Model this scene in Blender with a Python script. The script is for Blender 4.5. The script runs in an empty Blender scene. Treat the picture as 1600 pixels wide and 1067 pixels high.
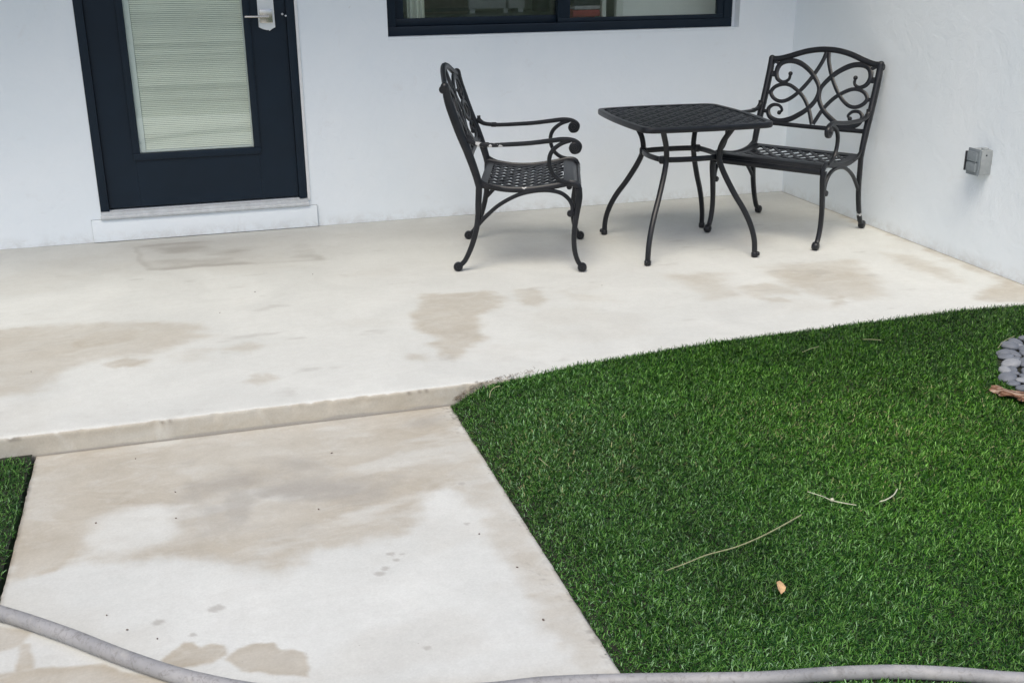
import bpy, math, random
import numpy as np
from mathutils import Matrix, Vector
random.seed(7); RNG = np.random.default_rng(7)
SC = bpy.context.scene
COL = SC.collection

# ------------------------------------------------------------------ camera
F_PX, CX, CY, CZ, PITCH, YAW, ROLL = 1719.26, -0.7037, -6.1784, 1.4781, 0.3428, -0.2898, -0.0078
def cam_axes():
    cy, sy = math.cos(YAW), math.sin(YAW)
    F0 = np.array([-sy, cy, 0]); R0 = np.array([cy, sy, 0]); U0 = np.array([0, 0, 1.])
    F = F0*math.cos(PITCH)-U0*math.sin(PITCH); U = U0*math.cos(PITCH)+F0*math.sin(PITCH)
    R = R0*math.cos(ROLL)+U*math.sin(ROLL); U = U*math.cos(ROLL)-R0*math.sin(ROLL)
    return R, U, F
_R, _U, _F = cam_axes()
cd = bpy.data.cameras.new('camera'); cam = bpy.data.objects.new('camera', cd); COL.objects.link(cam)
cam.matrix_world = Matrix(((_R[0], _U[0], -_F[0], CX), (_R[1], _U[1], -_F[1], CY), (_R[2], _U[2], -_F[2], CZ), (0, 0, 0, 1)))
cd.sensor_width = 36; cd.lens = F_PX/1600*36; cd.clip_start = .05; cd.clip_end = 500
SC.camera = cam

# ------------------------------------------------------------------ light
SUN_EL, SUN_AZ = math.radians(58), math.radians(210)    # azimuth from +Y clockwise: behind the camera, a little to its left
w = bpy.data.worlds.new('World'); SC.world = w; w.use_nodes = True
nt = w.node_tree; nt.nodes.clear()
out = nt.nodes.new('ShaderNodeOutputWorld'); bg = nt.nodes.new('ShaderNodeBackground')
sky = nt.nodes.new('ShaderNodeTexSky'); sky.sky_type = 'NISHITA'; sky.sun_disc = False
sky.sun_elevation = SUN_EL; sky.sun_rotation = SUN_AZ; sky.dust_density = 4; sky.air_density = 1.0
hs = nt.nodes.new('ShaderNodeHueSaturation'); hs.inputs['Saturation'].default_value = 1.25
nt.links.new(sky.outputs[0], hs.inputs['Color']); nt.links.new(hs.outputs[0], bg.inputs[0])
bg.inputs[1].default_value = .147; nt.links.new(bg.outputs[0], out.inputs[0])
sl = bpy.data.lights.new('sun', 'SUN'); sl.energy = 1.45; sl.angle = math.radians(30); sl.color = (.97, .94, .815)
so = bpy.data.objects.new('sun', sl); COL.objects.link(so)
sd = Vector((math.sin(SUN_AZ)*math.cos(SUN_EL), math.cos(SUN_AZ)*math.cos(SUN_EL), math.sin(SUN_EL)))
so.rotation_euler = sd.to_track_quat('Z', 'Y').to_euler()
SC.view_settings.view_transform = 'Standard'; SC.view_settings.look = 'None'
SC.view_settings.exposure = 0.20; SC.view_settings.gamma = 1

# ------------------------------------------------------------------ helpers
class MB:
    def __init__(s): s.v = []; s.f = []; s.n = 0
    def add(s, v, f):
        v = np.asarray(v, float); s.v.append(v); s.f += [tuple(i+s.n for i in q) for q in f]; s.n += len(v); return s
    def box(s, a, b, bev=0.0):
        (x0, y0, z0), (x1, y1, z1) = a, b
        if bev <= 0:
            v = [(x, y, z) for x in (x0, x1) for y in (y0, y1) for z in (z0, z1)]
            return s.add(v, [(0, 1, 3, 2), (4, 6, 7, 5), (0, 4, 5, 1), (2, 3, 7, 6), (0, 2, 6, 4), (1, 5, 7, 3)])
        import bmesh
        bm = bmesh.new(); bmesh.ops.create_cube(bm, size=1)
        for q in bm.verts: q.co = Vector(((x0+x1)/2+q.co.x*(x1-x0), (y0+y1)/2+q.co.y*(y1-y0), (z0+z1)/2+q.co.z*(z1-z0)))
        bmesh.ops.bevel(bm, geom=bm.edges[:]+bm.verts[:], offset=bev, segments=2, affect='EDGES', profile=.6)
        bm.verts.index_update(); v = [q.co[:] for q in bm.verts]; f = [tuple(q.index for q in p.verts) for p in bm.faces]; bm.free()
        return s.add(v, f)
    def tube(s, pts, w, d=None, ref=None, n=10, smooth=True, sq=.72, res=6):
        """sweep a rounded section; w across (in the plane of the curve), d along ref; both may be lists per point"""
        P = np.array(pts, float); d = w if d is None else d
        W = np.array(w if np.ndim(w) else [w]*len(P), float); D = np.array(d if np.ndim(d) else [d]*len(P), float)
        if smooth and len(P) > 2:
            Q = np.vstack([2*P[0]-P[1], P, 2*P[-1]-P[-2]]); o = []; ow = []; od = []
            for i in range(1, len(Q)-2):
                p0, p1, p2, p3 = Q[i-1:i+3]
                for t in np.linspace(0, 1, res, endpoint=False):
                    o.append(.5*((2*p1)+(-p0+p2)*t+(2*p0-5*p1+4*p2-p3)*t*t+(-p0+3*p1-3*p2+p3)*t**3))
                    ow.append(W[i-1]*(1-t)+W[i]*t); od.append(D[i-1]*(1-t)+D[i]*t)
            o.append(P[-1]); ow.append(W[-1]); od.append(D[-1]); P = np.array(o); W = np.array(ow); D = np.array(od)
        T = np.gradient(P, axis=0); T /= np.linalg.norm(T, axis=1)[:, None]+1e-12
        V = []; nn = len(P); prev = None
        for i in range(nn):
            t = T[i]
            if ref is not None: b = np.array(ref, float)
            else: b = prev if prev is not None else (np.array([0, 0, 1.]) if abs(t[2]) < .9 else np.array([1., 0, 0]))
            b = b-t*(b@t); b /= np.linalg.norm(b)+1e-12; prev = b; a = np.cross(b, t)
            for k in range(n):
                an = 2*math.pi*(k+.5)/n; c_, s_ = math.cos(an), math.sin(an)
                V.append(P[i]+a*W[i]/2*math.copysign(abs(c_)**sq, c_)+b*D[i]/2*math.copysign(abs(s_)**sq, s_))
        Fc = [(i*n+k, i*n+(k+1) % n, (i+1)*n+(k+1) % n, (i+1)*n+k) for i in range(nn-1) for k in range(n)]
        Fc += [tuple(range(n-1, -1, -1)), tuple((nn-1)*n+k for k in range(n))]
        return s.add(V, Fc)
    def ball(s, c, r, sc=(1, 1, 1), n=10, m=7):
        V = []; Fc = []
        for i in range(m+1):
            th = math.pi*i/m
            for k in range(n):
                ph = 2*math.pi*k/n; V.append((c[0]+r*sc[0]*math.sin(th)*math.cos(ph), c[1]+r*sc[1]*math.sin(th)*math.sin(ph), c[2]+r*sc[2]*math.cos(th)))
        for i in range(m):
            for k in range(n): Fc.append((i*n+k, (i+1)*n+k, (i+1)*n+(k+1) % n, i*n+(k+1) % n))
        return s.add(V, Fc)
    def disc(s, c, r, h, ax=0, n=16):
        """short rounded cylinder along axis ax"""
        V = []; prof = [(-h/2, r*.8), (-h/2+h*.18, r), (h/2-h*.18, r), (h/2, r*.8)]
        for (q, rr) in prof:
            for k in range(n):
                an = 2*math.pi*k/n; p = [0, 0, 0]; p[ax] = q; p[(ax+1) % 3] = rr*math.cos(an); p[(ax+2) % 3] = rr*math.sin(an)
                V.append((c[0]+p[0], c[1]+p[1], c[2]+p[2]))
        Fc = [(i*n+k, i*n+(k+1) % n, (i+1)*n+(k+1) % n, (i+1)*n+k) for i in range(3) for k in range(n)]
        Fc += [tuple(range(n-1, -1, -1)), tuple(3*n+k for k in range(n))]
        return s.add(V, Fc)
    def build(s, name, mat, parent=None, smooth=True):
        me = bpy.data.meshes.new(name); me.from_pydata(np.vstack(s.v).tolist(), [], s.f); me.update()
        if mat: me.materials.append(mat)
        if smooth:
            me.polygons.foreach_set('use_smooth', [True]*len(me.polygons))
            try: me.set_sharp_from_angle(angle=math.radians(42))
            except Exception: pass
        o = bpy.data.objects.new(name, me); COL.objects.link(o)
        if parent: o.parent = parent
        return o
def tag(o, label=None, cat=None, group=None, kind=None):
    for k, v in (('label', label), ('category', cat), ('group', group), ('kind', kind)):
        if v: o[k] = v
    return o
def empty(name, loc, rz=0):
    o = bpy.data.objects.new(name, None); COL.objects.link(o); o.location = loc; o.rotation_euler = (0, 0, rz); o.empty_display_size = .1
    return o
def copy_tree(o, parent=None):
    c = o.copy(); COL.objects.link(c); c.parent = parent
    for ch in [q for q in bpy.data.objects if q.parent == o]: copy_tree(ch, c)
    return c

# --- numpy noise
def _h(ix, iy, seed):
    n = (ix.astype(np.int64)*374761393+iy.astype(np.int64)*668265263+seed*1442695041) & 0xffffffff
    n = ((n ^ (n >> 13))*1274126177) & 0xffffffff
    return ((n ^ (n >> 16)) & 0xffff)/65535.
def vn(x, y, seed=0):
    xi, yi = np.floor(x), np.floor(y); u, v = x-xi, y-yi; u = u*u*(3-2*u); v = v*v*(3-2*v)
    a, b, c_, d = _h(xi, yi, seed), _h(xi+1, yi, seed), _h(xi, yi+1, seed), _h(xi+1, yi+1, seed)
    return (a*(1-u)+b*u)*(1-v)+(c_*(1-u)+d*u)*v
def fbm(x, y, o=4, seed=0):
    s = 0; a = .5
    for i in range(o): s = s+a*vn(x*2**i+7.3*i, y*2**i-3.1*i, seed+i); a *= .5
    return s/(1-.5**o)-.5
def ss(x, a, b):
    t = np.clip((x-a)/(b-a), 0, 1); return t*t*(3-2*t)
def polysd(x, y, poly):
    P = np.array(poly); n = len(P); d = np.full(x.shape, 1e9); ins = np.zeros(x.shape, bool)
    for i in range(n):
        ax, ay = P[i]; bx, by = P[(i+1) % n]; ex, ey = bx-ax, by-ay; px, py = x-ax, y-ay
        t = np.clip((px*ex+py*ey)/(ex*ex+ey*ey+1e-12), 0, 1)
        d = np.minimum(d, np.hypot(px-t*ex, py-t*ey))
        cnd = ((ay > y) != (by > y)); xx = ax+(y-ay)*(ex)/(ey if abs(ey) > 1e-12 else 1e-12); ins ^= cnd & (x < xx)
    return np.where(ins, -d, d)
def interp(x, xs, ys): return np.interp(x, xs, ys)

# --- materials
def newmat(name):
    m = bpy.data.materials.new(name); m.use_nodes = True; nt = m.node_tree
    return m, nt, nt.nodes['Principled BSDF']
def N(nt, t, **k):
    n = nt.nodes.new(t)
    for a, b in k.items():
        if a in n.inputs: n.inputs[a].default_value = b
        else: setattr(n, a, b)
    return n
def L(nt, a, b): nt.links.new(a, b)
def noise(nt, scale, detail=4, rough=.55, vec=None, dist=0):
    n = N(nt, 'ShaderNodeTexNoise', Scale=scale, Detail=detail, Roughness=rough, Distortion=dist)
    if vec is not None: L(nt, vec, n.inputs['Vector'])
    return n.outputs['Fac']
def ramp(nt, fac, stops):
    r = nt.nodes.new('ShaderNodeValToRGB'); L(nt, fac, r.inputs[0]); e = r.color_ramp.elements
    while len(e) < len(stops): e.new(.5)
    for i, (p, c) in enumerate(stops): e[i].position = p; e[i].color = (*c, 1) if len(c) == 3 else c
    return r.outputs[0]
def mix(nt, fac, a, b, mode='MIX'):
    m = nt.nodes.new('ShaderNodeMix'); m.data_type = 'RGBA'; m.blend_type = mode
    for s, v in ((m.inputs[0], fac), (m.inputs[6], a), (m.inputs[7], b)):
        if isinstance(v, bpy.types.NodeSocket): L(nt, v, s)
        elif isinstance(v, (int, float)): s.default_value = v
        else: s.default_value = (*v, 1)
    return m.outputs[2]
def math_(nt, op, a, b=0.0, clamp=False):
    m = nt.nodes.new('ShaderNodeMath'); m.operation = op; m.use_clamp = clamp
    for s, v in ((m.inputs[0], a), (m.inputs[1], b)):
        if isinstance(v, bpy.types.NodeSocket): L(nt, v, s)
        else: s.default_value = v
    return m.outputs[0]
def objco(nt, scale=(1, 1, 1)):
    tc = nt.nodes.new('ShaderNodeTexCoord'); mp = nt.nodes.new('ShaderNodeMapping'); mp.inputs['Scale'].default_value = scale
    L(nt, tc.outputs['Object'], mp.inputs[0]); return mp.outputs[0]
def bump(nt, bsdf, h, strength=.3, dist=.002):
    b = nt.nodes.new('ShaderNodeBump'); b.inputs['Strength'].default_value = strength; b.inputs['Distance'].default_value = dist
    L(nt, h, b.inputs['Height']); L(nt, b.outputs[0], bsdf.inputs['Normal'])
def simple(name, col, rough=.5, metal=0, var=.15, scale=30, spec=.5, bmp=.1, bd=.0006):
    m, nt, b = newmat(name); v = objco(nt); f = noise(nt, scale, 5, .6, v)
    c2 = tuple(min(1, c*(1+var)) for c in col); c1 = tuple(c*(1-var) for c in col)
    L(nt, ramp(nt, f, [(.3, c1), (.7, c2)]), b.inputs['Base Color'])
    b.inputs['Roughness'].default_value = rough; b.inputs['Metallic'].default_value = metal; b.inputs['Specular IOR Level'].default_value = spec
    if bmp: bump(nt, b, noise(nt, scale*8, 3, .6, v), bmp, bd)
    return m

def mat_stucco():
    m, nt, b = newmat('stucco'); v = objco(nt)
    big = noise(nt, 1.3, 5, .6, v, .6); mid = noise(nt, 9, 5, .65, v, .8); fine = noise(nt, 120, 3, .6, v)
    c = ramp(nt, big, [(.3, (.765, .83, .875)), (.7, (.81, .86, .895))])
    c = mix(nt, math_(nt, 'MULTIPLY', ramp(nt, mid, [(.25, (1, 1, 1)), (.38, (0, 0, 0))]), .25), c, (.66, .66, .66))
    # faint yellowed blotches and small scuffs of the paint
    sc = ramp(nt, noise(nt, 22, 6, .72, v, 1.8), [(.685, (0, 0, 0)), (.74, (1, 1, 1))])
    c = mix(nt, math_(nt, 'MULTIPLY', sc, .5), c, (.55, .56, .55))
    # splash dirt low on the wall and thin hairline marks
    sx = nt.nodes.new('ShaderNodeSeparateXYZ'); L(nt, v, sx.inputs[0])
    low = math_(nt, 'MULTIPLY', ramp(nt, sx.outputs[2], [(.0, (1, 1, 1)), (.07, (0, 0, 0))]), ramp(nt, noise(nt, 14, 6, .75, v, .6), [(.42, (0, 0, 0)), (.62, (1, 1, 1))]))
    c = mix(nt, math_(nt, 'MULTIPLY', low, .35), c, (.40, .37, .33))
    L(nt, c, b.inputs['Base Color']); b.inputs['Roughness'].default_value = .75; b.inputs['Specular IOR Level'].default_value = .25
    h = math_(nt, 'ADD', math_(nt, 'MULTIPLY', mid, 1.0), math_(nt, 'MULTIPLY', fine, .12))
    h = math_(nt, 'ADD', h, math_(nt, 'MULTIPLY', noise(nt, 32, 4, .6, v, 1.0), .35))
    bump(nt, b, h, .55, .007)
    return m
def mat_concrete():
    m, nt, b = newmat('concrete'); v = objco(nt)
    at = nt.nodes.new('ShaderNodeAttribute'); at.attribute_name = 'stain'
    sp = nt.nodes.new('ShaderNodeSeparateColor'); L(nt, at.outputs['Color'], sp.inputs[0])
    wet, grey, edge = sp.outputs[0], sp.outputs[1], sp.outputs[2]
    big = noise(nt, 2.2, 6, .6, v, .7); st = noise(nt, 5, 6, .7, objco(nt, (1, 2.6, 1)), 1.0); fine = noise(nt, 160, 3, .7, v)
    c = ramp(nt, big, [(.3, (.60, .615, .59)), (.7, (.695, .71, .68))])
    c = mix(nt, math_(nt, 'MULTIPLY', ramp(nt, st, [(.5, (0, 0, 0)), (.75, (1, 1, 1))]), .35), c, (.58, .575, .545))
    beige = ramp(nt, noise(nt, 7, 6, .7, v, .8), [(.3, (.415, .375, .305)), (.7, (.50, .462, .385))])
    wm = ramp(nt, noise(nt, 6, 9, .72, objco(nt, (1, 1.8, 1)), 1.2), [(.30, (.6, .6, .6)), (.52, (1, 1, 1))])
    wet = math_(nt, 'MULTIPLY', wet, wm)
    c = mix(nt, wet, c, beige)
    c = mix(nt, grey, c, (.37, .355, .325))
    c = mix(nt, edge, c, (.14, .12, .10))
    # pores and specks
    vo = nt.nodes.new('ShaderNodeTexVoronoi'); vo.inputs['Scale'].default_value = 22; L(nt, v, vo.inputs['Vector'])
    spk = ramp(nt, vo.outputs['Distance'], [(.03, (1, 1, 1)), (.06, (0, 0, 0))])
    gate = ramp(nt, noise(nt, 6, 2, .5, v), [(.56, (0, 0, 0)), (.6, (1, 1, 1))])
    c = mix(nt, math_(nt, 'MULTIPLY', math_(nt, 'MULTIPLY', spk, gate), .45), c, (.25, .23, .2))
    c = mix(nt, .22, c, ramp(nt, noise(nt, 30, 7, .75, v, .5), [(.3, (.72, .72, .70)), (.62, (1, 1, 1))]), 'MULTIPLY')
    c = mix(nt, .18, c, ramp(nt, fine, [(.3, (.45, .45, .45)), (.7, (1, 1, 1))]), 'MULTIPLY')
    L(nt, c, b.inputs['Base Color'])
    L(nt, math_(nt, 'SUBTRACT', .82, math_(nt, 'MULTIPLY', wet, .12)), b.inputs['Roughness']); b.inputs['Specular IOR Level'].default_value = .3
    h = math_(nt, 'ADD', math_(nt, 'MULTIPLY', st, .8), math_(nt, 'MULTIPLY', fine, .15))
    bump(nt, b, h, .4, .003)
    return m
def mat_grass():
    m, nt, b = newmat('turf_blades')
    at = nt.nodes.new('ShaderNodeAttribute'); at.attribute_name = 'tint'
    L(nt, at.outputs['Color'], b.inputs['Base Color']); b.inputs['Roughness'].default_value = .45; b.inputs['Specular IOR Level'].default_value = .26
    return m
def mat_metal(name, chips=None):
    m, nt, b = newmat(name); v = objco(nt)
    c = ramp(nt, noise(nt, 18, 5, .6, v), [(.3, (.005, .007, .010)), (.7, (.015, .016, .020))])
    if chips:
        f = noise(nt, 24, 3, .5, v); sx = nt.nodes.new('ShaderNodeSeparateXYZ'); L(nt, objco(nt), sx.inputs[0])
        ax_, lo, hi, th = chips
        k = ramp(nt, f, [(th, (0, 0, 0)), (th+.015, (1, 1, 1))]); y = sx.outputs[ax_]
        z1 = math_(nt, 'MULTIPLY', math_(nt, 'GREATER_THAN', y, lo), math_(nt, 'LESS_THAN', y, hi))
        c = mix(nt, math_(nt, 'MULTIPLY', k, z1), c, (.46, .47, .47))
    L(nt, c, b.inputs['Base Color']); b.inputs['Roughness'].default_value = .36; b.inputs['Specular IOR Level'].default_value = .38
    bump(nt, b, noise(nt, 150, 3, .6, v), .25, .0008)
    return m
def mat_glass():
    m, nt, b = newmat('window_glass'); nt.nodes.remove(b); o = nt.nodes['Material Output']
    g = nt.nodes.new('ShaderNodeBsdfGlossy'); g.inputs['Roughness'].default_value = .02; g.inputs[0].default_value = (.9, .97, .95, 1)
    t = nt.nodes.new('ShaderNodeBsdfTransparent'); t.inputs[0].default_value = (.962, .985, .965, 1)
    lw = nt.nodes.new('ShaderNodeLayerWeight'); lw.inputs[0].default_value = .5
    fr_ = math_(nt, 'ADD', .055, math_(nt, 'MULTIPLY', math_(nt, 'POWER', lw.outputs['Facing'], 4.0), .9))
    mx = nt.nodes.new('ShaderNodeMixShader'); L(nt, fr_, mx.inputs[0]); L(nt, t.outputs[0], mx.inputs[1]); L(nt, g.outputs[0], mx.inputs[2]); L(nt, mx.outputs[0], o.inputs[0])
    return m
M = dict(stucco=mat_stucco(), concrete=mat_concrete(), grass=mat_grass(), metal=mat_metal('cast_metal'), worn=mat_metal('worn_metal', (1, -.22, -.04, .575)), worn_rail=mat_metal('worn_rail_metal', (1, -.02, .2, .625)), worn_leg=mat_metal('worn_leg_metal', (2, .08, .12, .53)), glass=mat_glass(),
    navy=simple('navy_paint', (.0045, .0135, .026), .45, var=.12, scale=6, bmp=.08, spec=.28), white=simple('white_paint', (.72, .74, .75), .5, var=.05),
    sill=simple('sill_metal', (.52, .55, .57), .45, var=.12), silver=simple('brushed_nickel', (.62, .60, .57), .25, 1, .05), plate=simple('white_plate', (.70, .74, .75), .45, var=.03),
    slat=simple('blind_slat', (.84, .86, .78), .55, var=.04, scale=4, bmp=0), gasket=simple('gasket', (.02, .02, .022), .6),
    grey=simple('grey_plastic', (.30, .325, .335), .5, var=.1), greyd=simple('grey_flap', (.20, .23, .25), .45, var=.1),
    hose=None, soil=simple('soil', (.018, .020, .013), .95, var=.4, scale=40), under=simple('far_ground', (.05, .075, .035), .95, var=.4, scale=3),
    room=simple('room_wall', (.68, .70, .66), .8, var=.05, scale=3), counter=simple('counter_top', (.24, .27, .27), .35, var=.2, scale=20),
    unseen_eave=simple('unseen_eave_paint', (.62, .63, .64), .7, var=.05), red=simple('red_cloth', (.34, .06, .06), .9), pink=simple('grey_cloth', (.38, .36, .38), .9), brown=simple('brown_box', (.13, .10, .085), .8), dark=simple('dark_item', (.02, .022, .028), .6))

# ------------------------------------------------------------------ ground, slabs
E_Y, STEP, WL, WR, RX = -2.592, -.079, -1.265, .130, 2.952
def gz(x, y):
    """height of the soil / turf backing"""
    a = interp(x, [0, .13, .24, .61, 1.19, 1.98, 2.28, 2.6, 3.5], [-.092, -.086, -.028, .018, .048, .058, .064, .054, .045])
    k = ss(-y, 4.2, 2.7)
    b = a*k+(-.052-.036*ss(-x, -.30, -.13))*(1-k)
    b = np.where(x < 0, -.070, b)
    return np.where(y > E_Y-.004, -.2, b)
def grid_mesh(name, X, Y, Z, mat, color=None, parent=None, cname='stain', smooth=True):
    ni, nj = X.shape; V = np.stack([X, Y, Z], -1).reshape(-1, 3)
    idx = np.arange(ni*nj).reshape(ni, nj); q = np.stack([idx[:-1, :-1], idx[1:, :-1], idx[1:, 1:], idx[:-1, 1:]], -1).reshape(-1, 4)
    me = bpy.data.meshes.new(name); me.vertices.add(len(V)); me.vertices.foreach_set('co', V.ravel())
    me.loops.add(q.size); me.loops.foreach_set('vertex_index', q.ravel().astype(np.int32)); me.polygons.add(len(q))
    me.polygons.foreach_set('loop_start', np.arange(0, q.size, 4, dtype=np.int32)); me.polygons.foreach_set('loop_total', np.full(len(q), 4, dtype=np.int32))
    me.update(calc_edges=True); me.polygons.foreach_set('use_smooth', [smooth]*len(q))
    if color is not None:
        at = me.color_attributes.new(cname, 'FLOAT_COLOR', 'POINT'); at.data.foreach_set('color', np.concatenate([color.reshape(-1, 3), np.ones((len(V), 1))], 1).ravel())
    me.materials.append(mat); o = bpy.data.objects.new(name, me); COL.objects.link(o)
    if parent: o.parent = parent
    return o
xs = np.unique(np.concatenate([[-60, -30, -15, -8, -5, -3, -2.4], np.arange(-2.2, 3.4, .05), [.130], [3.6, 5, 8, 15, 30, 60]]))
ys = np.unique(np.concatenate([[-60, -35, -20, -12, -9, -7, -6], np.arange(-5.4, -2.6, .05), [E_Y-.005, E_Y-.003], [-2, 0, 4, 10, 60]]))
X, Y = np.meshgrid(xs, ys, indexing='ij'); Z = gz(X, Y); Z = np.where((X > WL-.01) & (X < WR-.004) & (Y > -5.4), -.16, Z)
g = grid_mesh('ground', X, Y, Z, M['under']); tag(g, kind='structure')

def stainmask(x, y, items, seed=3):
    wet = np.zeros(x.shape); nz = fbm(x*6+y*3, y*15, 5, seed); n2 = fbm(x*35, y*22, 3, seed+9); n3 = fbm(x*3, y*5, 4, seed+5)
    for poly, amt, soft in items:
        P = np.array(poly); m = (x > P[:, 0].min()-.2) & (x < P[:, 0].max()+.2) & (y > P[:, 1].min()-.2) & (y < P[:, 1].max()+.2)
        s = np.full(x.shape, 1.); s[m] = polysd(x[m], y[m], poly)
        sf = soft*(1.5 if soft > .012 else 1); k = ss(-(s+nz*(.10 if soft > .012 else .035)+n2*(.04 if soft > .012 else .008)), -sf, sf)
        wet = np.maximum(wet, k*amt*(.86+.7*n3)*(1+.15*ss(np.abs(s), .03, 0)))
    return np.clip(wet, 0, 1)
PS = [([(-1.58, -1.43), (-1.36, -1.4), (-1.18, -1.41), (-.93, -1.51), (-.71, -1.6), (-.74, -1.7), (-.68, -1.76), (-.77, -1.82), (-.83, -1.9), (-.93, -1.93), (-1.03, -1.91), (-1.15, -1.92), (-1.22, -2.01), (-1.25, -2.13), (-1.33, -2.19), (-1.47, -2.2), (-1.8, -2.3), (-1.9, -1.5)], .72, .035),
      ([(-1.2, -1.64), (-1.12, -1.54), (-.89, -1.59), (-.93, -1.72), (-1.11, -1.79), (-1.2, -1.81)], .95, .04),
      ([(-1.06, -1.98), (-.99, -1.92), (-.9, -1.98), (-.93, -2.04), (-1.03, -2.02)], .8, .02), ([(-.83, -1.95), (-.75, -1.9), (-.68, -1.95), (-.7, -2.03), (-.8, -2.02)], .35, .03),
      ([(-.62, -1.97), (-.53, -1.91), (-.48, -1.95), (-.55, -2.02)], .5, .02), ([(-.58, -2.32), (-.52, -2.26), (-.44, -2.33), (-.53, -2.36)], .6, .015),
      ([(.28, -1.47), (.39, -1.48), (.57, -1.54), (.61, -1.68), (.55, -1.78), (.44, -1.82), (.42, -1.93), (.36, -2.14), (.28, -2.23), (.23, -2.33), (.17, -2.28), (.18, -2.08), (.18, -1.96), (.15, -1.84), (.21, -1.65)], .78, .022),
      ([(.71, -1.53), (.79, -1.54), (.78, -1.72), (.72, -1.84), (.67, -1.78)], .62, .025), ([(.9, -1.63), (1.01, -1.74), (1.07, -1.83), (.91, -1.76)], .3, .03), ([(.05, -2.2), (.13, -2.24), (.10, -2.31), (.04, -2.28)], .55, .02),
      ([(1.46, -1.56), (1.61, -1.53), (1.72, -1.6), (1.65, -1.77), (1.62, -1.92), (1.48, -1.94), (1.48, -1.79)], .6, .045), ([(1.67, -1.83), (1.85, -1.81), (1.92, -1.96), (1.88, -2.0), (1.7, -1.96)], .65, .035),
      ([(1.95, -1.56), (2.15, -1.58), (2.45, -1.56), (2.39, -1.78), (2.31, -2.04), (2.25, -2.14), (2.09, -2.17), (2.0, -2.06), (1.92, -1.91)], .72, .05),
      ([(1.71, -2.02), (1.8, -2.0), (1.8, -2.09), (1.71, -2.08)], .8, .015), ([(2.0, -2.11), (2.07, -2.09), (2.05, -2.18), (1.96, -2.19)], .8, .015),
      ([(2.66, -1.50), (2.78, -1.62), (2.76, -1.95), (2.71, -2.06), (2.64, -2.0), (2.62, -1.8)], .65, .04), ([(2.63, -2.25), (2.96, -2.1), (2.96, -2.5), (2.59, -2.33)], .85, .03),
      ([(2.93, -.5), (2.97, -.5), (2.97, -2.6), (2.87, -2.6), (2.91, -1.4)], .9, .03)]
MAT_RECT = [(-1.03, -.14), (-.12, -.17), (-.07, -.75), (-.93, -.66)]
# patio top with a worn front edge and the riser below it
NI = 440; xi = np.concatenate([np.linspace(-2.6, RX-.02, NI-6), RX+np.array([-.014, -.009, -.005, -.002, .002, .01])])
prof = [(y, 0.0, 0) for y in np.concatenate([[.02, .003, -.001, -.004, -.008, -.012], np.linspace(-.02, E_Y+.02, 206)])]+[(E_Y+.010, -.0004, .2), (E_Y+.005, -.002, .5), (E_Y+.0015, -.0055, .9), (E_Y, -.011, 1)]+[(E_Y, z, 1) for z in np.linspace(-.018, -.105, 18)]
PX = np.repeat(xi[:, None], len(prof), 1); PY = np.array([p[0] for p in prof])[None, :]+0*PX; PZ = np.array([p[1] for p in prof])[None, :]+0*PX; PE = np.array([p[2] for p in prof])[None, :]+0*PX
wob = fbm(PX*3, PX*0+3, 3, 21)*.004+fbm(PX*60, PZ*60, 3, 22)*.0015+.006*ss(fbm(PX*26, PX*0+9, 3, 23), .19, .25)
PY = PY+wob*ss(PE, .1, .9)*ss(-PZ, .06, .0)
PZ = PZ-.0015*(fbm(PX*1.5, PY*1.5, 3, 25))*ss(PE, .5, 0)-np.clip(fbm(PX*30, PX*0, 3, 31)-.15, 0, 1)*.03*ss(PE, 0, .5)*ss(-PZ, .03, 0)
wet = stainmask(PX, PY, PS)
wet = np.maximum(wet, .14*ss(fbm(PX*2.2, PY*2.8, 4, 55), .05, .22))
s = polysd(PX, PY, MAT_RECT)+fbm(PX*6, PY*9, 4, 5)*.05
grey = np.clip((ss(s, .04, -.04)*(.34+2.1*np.clip(fbm(PX*4, PY*7, 5, 8)+.06, 0, 1))+.45*ss(np.abs(s+.012), .035, 0)*ss(fbm(PX*4, PY*4, 3, 9), -.15, .15)), 0, 1)*.8
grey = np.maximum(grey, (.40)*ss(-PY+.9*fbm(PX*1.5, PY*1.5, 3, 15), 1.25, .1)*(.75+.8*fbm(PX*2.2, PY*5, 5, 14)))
grey = np.maximum(grey, .3*ss(fbm(PX*5, PY*11, 4, 66), .22, .34))
ris = ss(PE, .4, .85)
wet = np.clip(np.where(ris > 0, np.maximum(wet, ris*(.84+.6*fbm(PX*3, PZ*20, 4, 41))), wet), 0, 1)
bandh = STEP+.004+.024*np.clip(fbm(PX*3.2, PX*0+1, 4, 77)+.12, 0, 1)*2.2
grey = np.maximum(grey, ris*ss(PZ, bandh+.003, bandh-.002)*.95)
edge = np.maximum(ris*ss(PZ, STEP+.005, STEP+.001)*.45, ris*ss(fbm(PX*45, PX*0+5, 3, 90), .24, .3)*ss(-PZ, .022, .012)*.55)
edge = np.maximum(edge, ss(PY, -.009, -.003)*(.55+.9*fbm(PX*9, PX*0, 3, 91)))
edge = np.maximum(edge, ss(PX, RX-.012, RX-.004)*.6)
p = grid_mesh('patio', PX, PY, PZ, M['concrete'], np.stack([wet, grey, edge], -1)); tag(p, kind='structure')

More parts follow.
